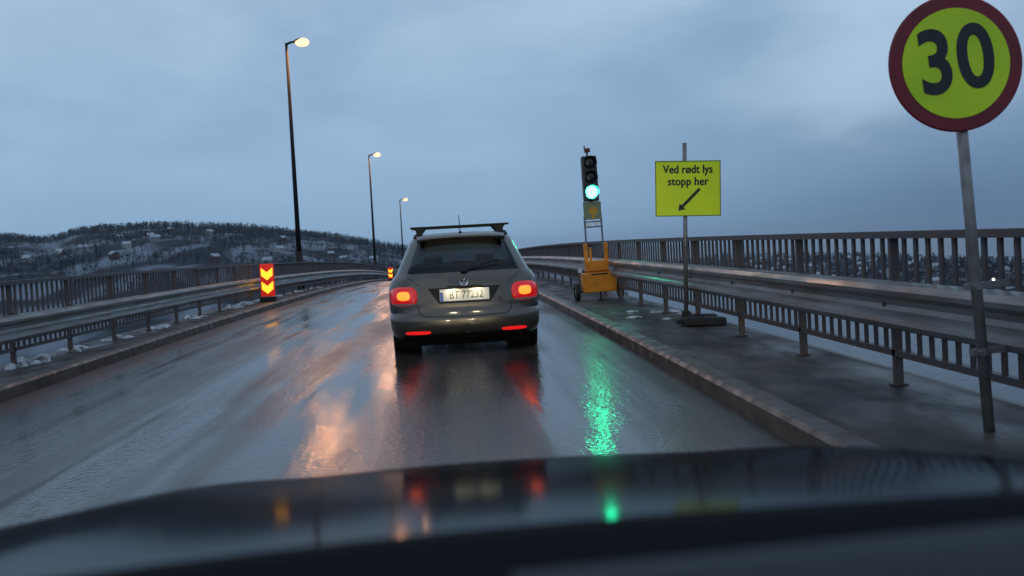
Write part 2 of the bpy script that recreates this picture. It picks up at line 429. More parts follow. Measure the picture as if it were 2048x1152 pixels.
# snow heaps at the left parapet
for i, (yy, ln, hh) in enumerate([(13.8, 1.3, .15), (15.9, 1.1, .12), (17.8, 1.0, .10), (20.2, 1.2, .08), (23.1, 1.1, .10), (27.2, .9, .12), (28.9, 1.2, .16), (31.2, 1.1, .12), (34.5, 1.2, .10), (39, 1.3, .10), (44, 1.5, .1)]):
    mb = MB(); z0 = zr(yy) + SW - .02
    rr = random.Random(i)
    for k in range(9):
        mb.sphere((PL + .04 + rr.uniform(-.16, .12), yy + rr.uniform(-.5, .5) * ln * .62, z0 + LF_ + .01), rr.uniform(.04, .10), 6, sc=(1.1, 1.6, hh / .12 * rr.uniform(.5, 1.3)))
    lab = ['largest dirty snow heap under the left railing, nearest the camera', 'second snow heap from the camera under the left railing', 'third snow heap from the camera under the left railing',
           'thin snow patch under the left railing, fourth from the camera', 'fifth snow heap along the left railing', 'snow lump just before the chevron marker board on the left',
           'white snow lump just beyond the chevron marker board on the left', 'second snow lump beyond the chevron marker board', 'third snow lump beyond the chevron marker board', 'small far snow lump, second last under the left railing', 'farthest small snow lump under the left railing'][i]
    tag(mb.build('snow_heap', M_snow, smooth=True), lab, 'snow heap', 'snow heaps along the left railing')

# ------------------------------------------------------------ street lamps
def street_lamp(x, y, label, watt):
    z0 = zr(y)
    root = empty('street_lamp', (x, y, z0), label, 'street lamp', 'street lamps on the left of the bridge')
    H = 10.2
    MB().cyl((0, 0, -.2), (0, 0, 1.6), .15, .14, 16).cyl((0, 0, 1.6), (0, 0, H), .105, .055, 16).build('pole', M_pole, root, smooth=True)
    MB().cyl((0, 0, H - .06), (.18, 0, H + .02), .05, .045).cyl((.18, 0, H + .02), (.42, 0, H + .05), .045, .045).build('arm', M_pole, root)
    h = MB().sphere((.60, 0, H + .08), .28, 10, sc=(1, .52, .34)).build('lamp_head', M_head, root, smooth=True)
    MB().sphere((.65, 0, H + .0), .29, 12, sc=(1, .66, .60)).build('lamp_glass', M_sod, h, smooth=True)
    ld = bpy.data.lights.new('lamp_light', 'SPOT'); ld.energy = watt; ld.spot_size = R(178); ld.spot_blend = .12; ld.shadow_soft_size = .16; ld.color = (1, .40, .12)
    lo = bpy.data.objects.new('lamp_light', ld); COL.objects.link(lo); lo.parent = root; lo.location = (.66, 0, H - .16)
    return root
street_lamp(-6.15, 44, 'tallest lit orange street lamp, nearest on the left of the bridge', 1250)
street_lamp(-5.95, 86, 'lit street lamp in the middle of the row of three on the left', 1300)
street_lamp(-5.45, 128, 'smallest lit street lamp, farthest of the row, behind the car roof', 600)

# ------------------------------------------------------------ marker boards
def marker(x, y, label, w=.42, h=.86, base=True):
    z0 = zr(y) + (SW + LF_ if x < KL else LF_ * .5)
    root = empty('marker_board', (x, y, z0), label, 'marker board', 'chevron marker boards on the left')
    MB().box((0, 0, .07), (w * 1.25, .36, .13)).build('foot', M_rubber, root, bevel=.02)
    z1 = .17
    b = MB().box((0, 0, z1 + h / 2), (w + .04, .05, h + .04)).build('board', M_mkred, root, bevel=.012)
    for k in range(2):       # yellow chevrons pointing down
        zt = z1 + h * (.90 - .44 * k); hh = h * .25; dp = h * .15
        P = [(-w * .46, zt), (0, zt - dp), (w * .46, zt), (w * .46, zt - hh), (0, zt - hh - dp), (-w * .46, zt - hh)]
        V = [(a, -.028, c) for a, c in P] + [(a, -.034, c) for a, c in P]
        fs = [(6, 9, 8, 7)[::-1], (6, 11, 10, 9)[::-1]]
        fs = [(6, 7, 10, 11), (7, 8, 9, 10)] + [(i, (i + 1) % 6, (i + 1) % 6 + 6, i + 6) for i in range(6)]
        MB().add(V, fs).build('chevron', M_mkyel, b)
    return root
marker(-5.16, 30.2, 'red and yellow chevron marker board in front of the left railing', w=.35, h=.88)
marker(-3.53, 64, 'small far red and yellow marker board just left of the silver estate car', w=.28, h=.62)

# ------------------------------------------------------------ signs
def sign30():
    x, y = 2.90, 5.55; z0 = zr(y) + SW
    root = empty('speed_limit_sign', (x, y, z0), 'round red rimmed yellow speed limit sign reading 30 on a grey post', 'road sign', rot=(0, R(-3.1), R(-1)))
    MB().cyl((0, 0, 0), (0, 0, 2.32), .030, n=20).build('post', mat("sign post", (.24, .23, .225), .45, .2, noise=(8, (.12, .10, .09), .4, .7)), root, smooth=True)
    c = (-.02, -.045, 2.005)
    p = MB().lathe(c, (0, 1, 0), [(.001, 0), (.358, 0), (.366, .004), (.366, .012), (.001, .012)], 72).build('sign_plate', M_signred, root)
    MB().lathe((-.02, -.0485, 2.005), (0, 1, 0), [(.001, 0), (.294, 0), (.294, .003)], 72).build('yellow_disc', M_fluo2, p)
    Mx = Matrix.Translation((-.022, -.050, 2.01)) @ Matrix.Rotation(R(90), 4, 'X') @ Matrix.Rotation(R(3), 4, 'Z')
    text_mesh('digits', '30', .475, M_dark, p, Mx, offset=.0100, ext=.001, sx=.88, spacing=1.05)
    for z in (.42, .78):
        cl = MB()
        cl.lathe((0, 0, z), (0, 0, 1), [(.031, 0), (.041, 0), (.041, .04), (.031, .04)], 16)
        cl.box((.10, .01, z + .02), (.17, .025, .035)).cyl((-.03, -.05, z + .02), (-.03, .05, z + .02), .008, n=8)
        cl.box((-.045, 0, z + .02), (.035, .05, .034))
        cl.build('clamp', M_galv, root)
    cl = MB()
    for z in (1.86, 2.14): cl.lathe((0, 0, z), (0, 0, 1), [(.031, 0), (.039, 0), (.039, .03), (.031, .03)], 16).box((0, -.033, z + .015), (.12, .012, .03))
    cl.build('bracket', M_galv, root)
    MB().lathe((0, 0, 2.32), (0, 0, 1), [(.032, -.01), (.032, .006), (.001, .012)], 16).build('cap', M_black, root)
sign30()

def sign_text():
    x, y = 2.93, 13.0; z0 = zr(y) + SW
    root = empty('stop_here_sign', (x, y, z0), 'square yellow sign on a thin post telling drivers to stop here at red light', 'road sign', rot=(0, R(2.2), R(-2)))
    s = 1 / 161.5
    MB().cyl((0, 0, .10), (0, 0, 2.28), .027, n=16).build('post', M_galv, root, smooth=True)
    zc = 2.28 - .225 - .345
    p = MB().box((.03, -.045, zc), (.82, .012, .69)).build('sign_panel', M_fluo, root, bevel=.004)
    bd = MB()
    W_, H_ = .82, .69
    for a in (-1, 1):
        bd.box((.03 + a * (W_ / 2 - .006), -.053, zc), (.010, .003, H_ - .004)).box((.03, -.0532, zc + a * (H_ / 2 - .006)), (W_ - .004, .003, .010))
    bd.build('border', mat("olive edge", (.12, .16, .02), .5), p)
    RX = Matrix.Rotation(R(90), 4, 'X')
    text_mesh('lettering', 'Ved rødt lys', .142, M_dark, p, Matrix.Translation((.03, -.053, zc + .235)) @ RX, bold=.004, sx=.86, spacing=1.02)
    text_mesh('lettering', 'stopp her', .142, M_dark, p, Matrix.Translation((.03, -.053, zc + .085)) @ RX, bold=.004, sx=.88, spacing=1.04)
    # arrow to the lower left
    A = Vector((.03 + .145, zc - .005)); B = Vector((.03 - .125, zc - .275))
    d = (B - A).normalized(); n_ = Vector((-d.y, d.x)); sh = B - d * .075
    P = [A + n_ * .018, A - n_ * .018, sh - n_ * .018, sh - n_ * .052, B, sh + n_ * .052, sh + n_ * .018]
    V = [(q.x, -.0525, q.y) for q in P] + [(q.x, -.055, q.y) for q in P]
    fs = [(7, 13, 9, 8), (10, 11, 12)] + [(i, (i + 1) % 7, (i + 1) % 7 + 7, i + 7) for i in range(7)]
    fs[0] = (7, 8, 9, 13)
    MB().add(V, fs + [(9, 10, 12, 13)]).build('arrow', M_dark, p)
    br = MB()
    for z in (zc - .2, zc + .2): br.box((0, -.02, z), (.12, .05, .03))
    br.build('bracket', M_galv, root)
    # folding foot: crossed steel feet and rubber ballast blocks
    MB().box((0, 0, .12), (.10, .10, .12)).box((.05, .05, .045), (.16, .60, .05)).box((.16, -.02, .05), (.58, .12, .05)).cyl((.0, -.12, .06), (.02, -.12, .06), .06, n=14).build('foot', M_rubber, root, bevel=.01)
    MB().box((.20, -.16, .06), (.50, .24, .10)).build('ballast_block', M_rubber, root, bevel=.02)
    MB().box((.26, .16, .07), (.30, .22, .12)).build('ballast_block', M_rubber, root, bevel=.02)
    return root
sign_text()
mb = MB(); rr = random.Random(5)
for k in range(12): mb.sphere((3.0 + rr.uniform(-.45, .35), 14.0 + rr.uniform(-.6, 2.2), zr(14) + SW), rr.uniform(.04, .10), 5, sc=(1.3, 1, .35))
tag(mb.build('snow_patch', M_snow, smooth=True), 'small dirty snow lumps on the footway behind the yellow stop sign foot', 'snow patch', kind='stuff')

# ------------------------------------------------------------ mobile traffic signal
def signal():
    x, y = 2.80, 19.6; z0 = zr(y) + SW
    root = empty('mobile_traffic_light', (x, y, z0), 'portable traffic light showing green on an orange two wheeled cart on the footway', 'traffic light', rot=(0, R(-1.2), R(3)))
    root.scale = (.96, .96, .98)
    b = MB().box((0, 0, .34), (.66, .30, .38)).build('battery_box', M_orange, root, bevel=.02)
    MB().box((0, -.155, .50), (.34, .012, .025)).build('slot', M_black, b)
    MB().box((-.02, 0, .655), (.44, .24, .20)).box((-.02, -.02, .565), (.40, .20, .02)).build('upper_box', M_orange, root, bevel=.015)
    f = MB()
    for s in (-1, 1):
        f.box((-.02 + s * .20, -.03, .86), (.075, .07, .46))
    f.box((-.02, -.03, .545), (.46, .05, .05))
    f.box((-.13, -.045, .86), (.05, .03, .30))
    f.build('lower_frame', M_orange, root, bevel=.006)
    u = MB()
    for s in (-1, 1):
        u.box((-.03 + s * .165, -.02, 1.24), (.032, .032, .74))
    u.box((-.03, -.02, 1.40), (.34, .025, .028)).box((-.03, -.02, 1.50), (.34, .025, .028))
    u.build('mast_frame', mat("grey tube", (.16, .17, .20), .4, .5), root)
    MB().box((-.12, -.03, 1.45), (.11, .05, .055)).box((.04, -.03, 1.45), (.10, .05, .055)).build('junction_box', M_white, root)
    bd = MB().box((-.03, -.04, 1.71), (.35, .03, .34)).build('info_board', M_boardgrey, root, bevel=.008)
    MB().lathe((-.02, -.057, 1.70), (0, 1, 0), [(.001, 0), (.085, 0), (.085, .004)], 20).box((-.02, -.058, 1.59), (.05, .004, .08)).build('orange_mark', mat("dull orange", (.55, .26, .02), .5), bd)
    hd = MB().box((-.03, 0, 2.32), (.285, .20, .86)).build('signal_housing', M_black, root, bevel=.02)
    for i, z in enumerate((2.62, 2.34, 2.06)):
        mt = M_green if i == 2 else mat("unlit lens", (.012, .014, .016), .2)
        nm = 'green_lens' if i == 2 else 'dark_lens'
        MB().lathe((-.03, -.135, z), (0, 1, 0), [(.001, 0), (.06, .006), (.10, .018), (.118, .035)], 28).build(nm, mt, hd, smooth=True)
        v = MB()
        def fn(a, c, z=z):
            t = R(-20) + R(220) * a
            return Vector((-.03 + .128 * math.cos(t), -.10 - .10 * c, z + .128 * math.sin(t)))
        v.grid(fn, 16, 2); v.build('visor', M_black, hd)
    MB().cyl((-.03, 0, 1.86), (-.03, 0, 1.90), .04).build('collar', M_black, root)
    MB().cyl((-.05, 0, 2.75), (-.05, 0, 2.83), .018).box((-.05, -.02, 2.86), (.10, .12, .075)).cyl((-.05, -.10, 2.86), (-.05, -.075, 2.86), .04, n=14).box((-.095, 0, 2.92), (.02, .05, .06)).build('radar_sensor', mat("dark red sensor", (.10, .015, .02), .4), root)
    ax = MB().cyl((-.43, .05, .17), (.43, .05, .17), .018).build('axle', M_black, root)
    for s in (-1, 1):
        w = MB().lathe((s * .43 - .045, .05, .175), (1, 0, 0), [(.10, 0), (.155, 0), (.175, .015), (.175, .075), (.155, .09), (.10, .09)], 28).build('wheel', M_rubber, root, smooth=True)
        MB().lathe((s * .43 - .035, .05, .175), (1, 0, 0), [(.001, -.005), (.05, 0), (.10, .01), (.10, .06), (.001, .07)], 20).build('rim', M_boardgrey, w)
    MB().cyl((0, -.13, 0), (0, -.13, .16), .02).box((0, -.13, .012), (.10, .10, .02)).build('support_foot', M_black, root)
    MB().box((-.36, -.02, .58), (.05, .12, .07)).build('lamp_bracket', M_white, root)
signal()

# ------------------------------------------------------------ estate car
ROWS = [(.17, .80, .16, 4.36), (.22, .855, .06, 4.42), (.30, .880, .01, 4.48), (.40, .888, .0, 4.52), (.485, .885, .015, 4.53), (.492, .878, .05, 4.50), (.505, .878, .05, 4.50), (.512, .886, .055, 4.52),
        (.60, .890, .062, 4.50), (.72, .890, .080, 4.44), (.80, .884, .095, 4.25), (.87, .868, .115, 3.95), (.92, .835, .135, 3.45), (.955, .800, .155, 3.28),
        (1.05, .755, .205, 3.08), (1.15, .710, .262, 2.88), (1.25, .664, .322, 2.66), (1.33, .632, .375, 2.46), (1.375, .606, .41, 2.30), (1.41, .570, .46, 2.12), (1.43, .515, .54, 1.98), (1.445, .41, .70, 1.8), (1.45, .18, .95, 1.6)]
def row(z):
    if z <= ROWS[0][0]: return ROWS[0][1:]
    for a, b in zip(ROWS, ROWS[1:]):
        if z <= b[0]:
            t = (z - a[0]) / (b[0] - a[0]); return tuple(a[i] + (b[i] - a[i]) * t for i in (1, 2, 3))
    return ROWS[-1][1:]
NR, LR, NF, LF = 3.1, .50, 2.7, .75
def surf(z, u, s=1):
    w, yb, yf = row(z)
    if u <= 1:
        a = u * math.pi / 2
        return Vector((s * w * math.sin(a) ** (2 / NR), yb + LR * (1 - max(math.cos(a), 0) ** (2 / NR)), z))
    if u <= 2:
        return Vector((s * w, yb + LR + (yf - LF - yb - LR) * (u - 1), z))
    a = (3 - u) * math.pi / 2
    return Vector((s * w * math.sin(a) ** (2 / NF), yf - LF * (1 - max(math.cos(a), 0) ** (2 / NF)), z))
def rear(x, z, off=0.0):          # a point on the car's rear face, off metres proud of it
    w, yb, yf = row(z)
    k = min(abs(x) / w, .9995)
    a = math.asin(k ** (NR / 2))
    p = Vector((x, yb + LR * (1 - math.cos(a) ** (2 / NR)), z))
    n = Vector((math.copysign(math.sin(a) ** 2, x) * 1.0, -math.cos(a) - .05, 0)).normalized()
    return p + n * off
def rear_patch(mb, xc, zc, hx, hz, off, e=4, dome=0.0, n=28, rings=5, m=0, skew=0.0):
    V = []
    for i in range(rings + 1):
        r = i / rings
        for j in range(n):
            t = 2 * math.pi * j / n; c, s_ = math.cos(t), math.sin(t)
            q = (abs(c) ** e + abs(s_) ** e) ** (-1 / e)
            dx, dz = c * q * r * hx, s_ * q * r * hz
            V.append(rear(xc + dx + skew * dz, zc + dz, off + dome * (1 - r * r)))
    k = len(V)
    for j in range(n):
        t = 2 * math.pi * j / n; c, s_ = math.cos(t), math.sin(t); q = (abs(c) ** e + abs(s_) ** e) ** (-1 / e)
        V.append(rear(xc + c * q * hx + skew * s_ * q * hz, zc + s_ * q * hz, -.01))
    fs = [(i * n + j, i * n + (j + 1) % n, (i + 1) * n + (j + 1) % n, (i + 1) * n + j) for i in range(rings + 1) for j in range(n)]
    return mb.add(V, fs, m)
def car_body(paint, root, hole=True):
    us = [i / 22 for i in range(12)] + [.53] + [i / 22 for i in range(12, 23)] + [1.04] + [1 + i / 12 for i in range(1, 12)] + [1.96] + [2 + i / 12 for i in range(13)]
    us = sorted(set(round(u, 4) for u in us))
    zs = sorted(set([r[0] for r in ROWS] + [.965, 1.335, .19, .26, .35, .56, .66, .76, .84, .895, 1.0, 1.1, 1.2, 1.3, 1.355, 1.392]))
    WIN = lambda z, u: .96 <= z <= 1.337 and (u < .53 or 1.04 < u < 1.96 or u > 2.25)
    parts = {'body': MB(), 'rear_window': MB(), 'side_window': MB(), 'windscreen': MB()}
    for s in (1, -1):
        for i in range(len(zs) - 1):
            for j in range(len(us) - 1):
                zc = (zs[i] + zs[i + 1]) / 2; uc = (us[j] + us[j + 1]) / 2
                P = [surf(zs[i], us[j], s), surf(zs[i], us[j + 1], s), surf(zs[i + 1], us[j + 1], s), surf(zs[i + 1], us[j], s)]
                mid = sum(P, Vector()) / 4
                if zc < .66 and uc > .6 and abs(mid.x) > .6 and min((mid.y - .93) ** 2, (mid.y - 3.52) ** 2) + (zc - .31) ** 2 < .35 ** 2: continue
                f = (0, 1, 2, 3) if s > 0 else (3, 2, 1, 0)
                key = 'body'
                if zc > .965 and zc < 1.335:
                    if uc < .53: key = 'rear_window'
                    elif 1.04 < uc < 1.96: key = 'side_window'
                    elif uc > 2.25: key = 'windscreen'
                parts[key].add(P, [f])
    # roof cap and floor
    capv = [surf(1.45, u, 1) for u in us] + [surf(1.45, u, -1) for u in us[::-1]]
    parts['body'].add(capv, [tuple(range(len(capv)))])
    b = parts['body'].build('body', paint, root, smooth=True, weld=True)
    parts['rear_window'].build('rear_window', M_glass if hole else M_glassd, root, smooth=True, weld=True)
    parts['side_window'].build('side_window', M_glassd, root, smooth=True, weld=True)
    parts['windscreen'].build('windscreen', M_glassw if hole else M_glassd, root, smooth=True, weld=True)
    return b
def wheels(root):
    for yy in (.93, 3.52):
        for s in (-1, 1):
            x0 = s * .765 - .105
            w = MB().lathe((x0, yy, .315), (1, 0, 0), [(.21, 0), (.285, -.002), (.312, .02), (.315, .06), (.315, .15), (.312, .19), (.285, .212), (.21, .21)], 36).build('wheel', M_rubber, root, smooth=True)
            MB().lathe((x0 + .105, yy, .315), (s, 0, 0), [(.001, .085), (.05, .09), (.06, .07), (.19, .085), (.212, .10), (.212, -.10)], 20).build('rim', M_galv, w)
def estate():
    x, y = .17, 12.45
    root = empty('estate_car', (x, y, zr(y + 1) + .015), 'silver estate car with roof bars and lit brake lights stopped ahead in the lane', 'car', rot=(R(.3), 0, R(.4)))
    root.scale = (1.03, 1.03, 1.0)
    car_body(M_paint, root)
    MB().box((0, 2.3, .20), (1.40, 4.0, .10)).box((0, .36, .15), (1.50, .20, .12)).build('underbody', M_under, root)
    # lower rear apron in black with reflectors
    ap = MB(); ap.grid(lambda a, c: rear(-.70 + 1.40 * a, .165 + .075 * c, .012), 24, 3); ap.build('rear_apron', M_carblk, root, smooth=True)
    for s in (-1, 1):
        L = rear_patch(MB(), s * .705, .70, .155, .115, .010, e=3.4, dome=.015).build('tail_light', M_redl, root, smooth=True)
        rear_patch(MB(), s * .695, .708, .068, .052, .030, e=3.0, dome=.006).build('brake_lamp', M_brake, L, smooth=True)
        rear_patch(MB(), s * .70, .604, .13, .014, .017, e=3).build('reversing_lens', mat("pale lens", (.14, .11, .11), .3), L, smooth=True)
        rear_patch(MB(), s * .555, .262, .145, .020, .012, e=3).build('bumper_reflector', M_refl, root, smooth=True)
    # plate recess, plate, badge, seams
    V = []; N = 14
    for j in range(4):
        c = j / 3; hw = .30 + .12 * c
        for i in range(N + 1): V.append(rear(-hw + 2 * hw * i / N, .60 + .185 * c, .004))
    MB().add(V, [(j * (N + 1) + i, j * (N + 1) + i + 1, (j + 1) * (N + 1) + i + 1, (j + 1) * (N + 1) + i) for j in range(3) for i in range(N)]).build('plate_recess', M_carblk, root, smooth=True)
    yp = rear(0, .70).y - .022
    pl = MB().box((0, yp, .695), (.575, .012, .145)).build('number_plate', M_plate, root, bevel=.006)
    MB().box((-.265, yp - .0075, .68), (.036, .003, .105)).build('blue_band', M_plateblue, pl)
    RX = Matrix.Rotation(R(90), 4, 'X')
    text_mesh('plate_number', 'BT 77232', .125, M_platech, pl, Matrix.Translation((.018, yp - .007, .693)) @ RX, offset=.001, sx=.80)
    MB().box((0, yp - .02, .795), (.40, .05, .018)).build('handle_strip', M_carblk, root, bevel=.005)
    for s in (-1, 1):
        ld = bpy.data.lights.new('plate_lamp', 'AREA'); ld.shape = 'RECTANGLE'; ld.size = .07; ld.size_y = .02; ld.energy = .32; ld.color = (1, .86, .55)
        lo = bpy.data.objects.new('plate_lamp', ld); COL.objects.link(lo); lo.parent = root
        lo.location = (s * .14, yp - .055, .785); lo.rotation_euler = (R(14), 0, 0)
    # badge: ring with a V above a W
    yb_ = rear(0, .85).y
    bg = MB().lathe((0, yb_ - .010, .850), (0, 1, 0), [(.001, 0), (.050, 0), (.050, .02)], 28).build('badge', M_carblk, root)
    MB().lathe((0, yb_ - .017, .850), (0, 1, 0), [(.043, 0), (.052, -.003), (.054, .01), (.043, .01)], 32).build('badge_ring', M_chrome, bg)
    st = MB(); yy = yb_ - .015
    def seg(a, b):
        st.cyl((a[0], yy, .850 + a[1]), (b[0], yy, .850 + b[1]), .0042, n=6)
    for s in (-1, 1):
        seg((s * .018, .040), (0, .008)); seg((s * .040, .020), (s * .020, -.036)); seg((s * .020, -.036), (0, -.004))
    st.build('badge_letters', M_chrome, bg)
    # spoiler, wiper, antenna, roof rails, bars
    def sp(a, c):
        xx = -.52 + 1.04 * a; e_ = 1 - (abs(xx) / .56) ** 4
        prof = [(1.385, .47), (1.405, .36), (1.395, .315), (1.375, .33), (1.355, .40)]
        z_, y_ = prof[int(round(c * 4))]
        return Vector((xx, y_ + .05 * (1 - e_) + .02 * abs(xx), z_ - .022 * (abs(xx) / .52) ** 2))
    MB().grid(sp, 20, 4).build('roof_spoiler', M_paint, root, smooth=True)
    wz = .985; wy = rear(0, wz).y - .03
    MB().sphere((.01, wy + .01, wz - .01), .045, 8, sc=(1, .7, .7)).cyl((.01, wy, wz), (.42, wy + .035, wz + .105), .009, .006).build('wiper', M_carblk, root)
    MB().cyl((0, .62, 1.43), (-.005, .72, 1.66), .007, .004).sphere((0, .62, 1.435), .025, 8).build('antenna', M_carblk, root)
    for s in (-1, 1):
        MB().tube([(s * .555, .62, 1.40), (s * .548, .72, 1.43), (s * .54, 1.3, 1.445), (s * .54, 2.0, 1.43), (s * .548, 2.2, 1.40)], .014).build('roof_rail', M_carblk, root)
    def ribbon(pts, w_):
        q = MB(); V = []
        P = []
        for a, b in zip(pts, pts[1:]):
            for k in range(8): P.append((a[0] + (b[0] - a[0]) * k / 8, a[1] + (b[1] - a[1]) * k / 8))
        P.append(pts[-1])
        for i, a in enumerate(P):
            d = Vector((P[min(i + 1, len(P) - 1)][0] - P[max(i - 1, 0)][0], P[min(i + 1, len(P) - 1)][1] - P[max(i - 1, 0)][1])).normalized()
            for t in (-1, 1): V.append(rear(a[0] - d.y * w_ * t, a[1] + d.x * w_ * t, .003))
        return q.add(V, [(2 * i, 2 * i + 2, 2 * i + 3, 2 * i + 1) for i in range(len(P) - 1)])
    ribbon([(-.545, .60), (-.53, .50), (-.47, .455), (-.2, .445), (.2, .445), (.47, .455), (.53, .50), (.545, .60)], .006).build('hatch_seam', M_dark, root)
    ribbon([(-.52, .82), (-.66, .94)], .004).build('hatch_seam', M_dark, root)
    ribbon([(.52, .82), (.66, .94)], .004).build('hatch_seam', M_dark, root)
    for yy, w_ in ((.95, .60), (1.75, .60)):
        br = MB().box((0, yy, 1.530), (w_ * 2 + .02, .075, .024)).build('roof_bar', M_carblk, root, bevel=.008)
        for s in (-1, 1):
            P = [(-.055, 1.518), (.075, 1.518), (.055, 1.49), (.03, 1.465), (.025, 1.42), (-.035, 1.42), (-.035, 1.475)]
            V = [(s * (.50 - a) , yy - .05, b) for a, b in P] + [(s * (.50 - a), yy + .05, b) for a, b in P]
            n_ = len(P)
            MB().add(V, [tuple(range(n_)), tuple(range(2 * n_ - 1, n_ - 1, -1))] + [(i, (i + 1) % n_, (i + 1) % n_ + n_, i + n_) for i in range(n_)]).build('bar_foot', M_carblk, br)
    # towing eye, exhaust
    MB().cyl((.01, -.10, .27), (.01, .10, .24), .022).sphere((.01, -.10, .30), .027, 8).build('tow_bar', M_carblk, root)
    # interior
    for s in (-1, 1):
        st_ = MB().box((s * .36, 2.55, .72), (.50, .16, .60)).build('front_seat', M_int, root, bevel=.05)
        MB().box((s * .36, 2.60, 1.09), (.26, .10, .17)).build('headrest', M_int, st_, bevel=.03)
    rs = MB().box((0, 1.62, .76), (1.25, .18, .60)).build('rear_seat', M_int, root, bevel=.05)
    for s in (-1, 0, 1): MB().box((s * .38, 1.62, 1.02), (.24, .10, .12)).build('headrest', M_int, rs, bevel=.03)
    MB().box((0, 1.0, .93), (1.35, 1.3, .02)).build('parcel_shelf', M_int, root)
    MB().box((0, 3.15, .86), (1.3, .45, .16)).build('dash_panel', M_int, root, bevel=.05)
    MB().box((0, 1.5, 1.31), (1.0, 1.5, .17)).build('headliner', M_int, root)
    for s in (-1, 1):
        mbm = MB().box((s * .87, 2.95, .93), (.16, .10, .12)).build('door_mirror', M_paint, root, bevel=.03)
        # mudflap and arch liner
        MB().lathe((s * .55, .93, .31), (s, 0, 0), [(.36, 0), (.37, .32)], 24).build('wheel_arch', M_carblk, root)
    wheels(root)
estate()

def far_car():
    x, y = -1.6, 92
    root = empty('queueing_car', (x, y, zr(y + 1)), 'distant dark car with a lit red tail light beyond the silver estate car', 'car')
    car_body(M_farpaint, root, hole=False)
    for s in (-1, 1):
        L = rear_patch(MB(), s * .705, .80, .155, .13, .010, e=3, dome=.02).build('tail_light', M_redl, root, smooth=True)
        rear_patch(MB(), s * .70, .80, .075, .07, .034, e=2.4).build('brake_lamp', M_brake, L, smooth=True)
    wheels(root)
far_car()

# ------------------------------------------------------------ own car: bonnet, nose, dashboard
def own_car():
    root = empty('driving_car', (0, 0, 0), 'dark car in the foreground, its glossy bonnet and black dashboard filling the bottom edge', 'car')
    CX = .08
    def hz(y):
        u = y - .85
        d = .2236 + .098 * u + .050 * u * u
        if y > 2.0: d += 1.1 * (y - 2.0) ** 2 + .0
        return CZ - d
    def bon(a, c):
        lx = (-1 + 2 * a) * .86
        al = abs(lx)
        yy = .62 + (2.34 - .62) * c
        yy -= .42 * c * (al / .86) ** 2.6          # rounded plan of the nose
        z = hz(yy + .42 * c * (al / .86) ** 2.6 * .75) - .040 * lx * lx - .16 * max(0, al - .60) ** 1.8
        z += .010 * math.exp(-((al - .48) / .10) ** 2)  # pressed crease line
        return Vector((CX + lx, yy, z))
    MB().grid(bon, 70, 60).build('bonnet', M_bonnet, root, smooth=True)
    # fenders and nose skirt
    sk = MB()
    edge = [bon(0, c / 60) for c in range(61)] + [bon(a / 70, 1) for a in range(1, 71)] + [bon(1, 1 - c / 60) for c in range(1, 61)]
    V = []; lv = [(0, 0), (.02, .06), (.03, .25), (.0, .62)]
    cen = Vector((CX, 1.2, 0))
    for e_ in edge:
        d = Vector((e_.x - cen.x, (e_.y - cen.y) * .6, 0)).normalized()
        for o_, dz in lv: V.append(e_ + d * o_ + Vector((0, 0, -dz)))
    k = len(lv)
    sk.add(V, [(i * k + j, (i + 1) * k + j, (i + 1) * k + j + 1, i * k + j + 1) for i in range(len(edge) - 1) for j in range(k - 1)])
    sk.build('front_body', M_bonnet, root, smooth=True)
    for s in (-1, 1):
        w = MB().lathe((CX + s * .76 - .1, 1.45, .31 - .07), (1, 0, 0), [(.20, 0), (.29, 0), (.312, .02), (.312, .18), (.29, .2), (.20, .2)], 28).build('wheel', M_rubber, root, smooth=True)
        h = MB().sphere((CX + s * .62, 2.15, .66), .12, 10, sc=(1, .5, .7)).build('headlight', glow("headlight", (1, .86, .66), 1.5), root, smooth=True)
        ld = bpy.data.lights.new('headlight_beam', 'SPOT'); ld.energy = 360; ld.spot_size = R(50); ld.spot_blend = 1; ld.shadow_soft_size = .05; ld.color = (1, .84, .50)
        lo = bpy.data.objects.new('headlight_beam', ld); COL.objects.link(lo); lo.parent = root
        lo.location = (CX + s * .62, 2.45, .64); lo.rotation_euler = (R(90 - 4.5), 0, R(0))
    # dashboard
    def dash(a, c):
        x = -1.0 + 2.2 * a
        ye = .645 - .40 * (x - .12) ** 2 if x < .12 else .645 - .05 * (x - .12) ** 2
        y = ye - (ye + .05) * c
        if c == 0: return Vector((x, ye + .02, CZ - .30))
        z = CZ - .152 - .002 * a - .010 * math.exp(-((c - .03) / .03) ** 2) - .010 * math.sin(min(1, c * 3) * math.pi) - .12 * max(0, c - .35) ** 1.3
        return Vector((x, y, z))
    d = MB().grid(dash, 40, 40).build('dashboard', M_dash, root, smooth=True)
    def pan(a, c):
        x = .02 + 1.1 * a
        y = (.535 - .06 * max(0, .5 - a * 1.1) ** 1 * 1.6) * (1 - .5 * c)
        return Vector((x, y, CZ - .143 + (.0 if 0 < c else -.03) - .05 * c * c))
    MB().grid(pan, 20, 10).build('dashboard_trim', M_dashg, root, smooth=True)
own_car()

# ------------------------------------------------------------ water, hills, forest, houses
mb = MB(); mb.add([(-9000, -3000, -43), (9000, -3000, -43), (9000, 12000, -43), (-9000, 12000, -43)], [(0, 1, 2, 3)])
tag(mb.build('water', M_water), kind='structure')

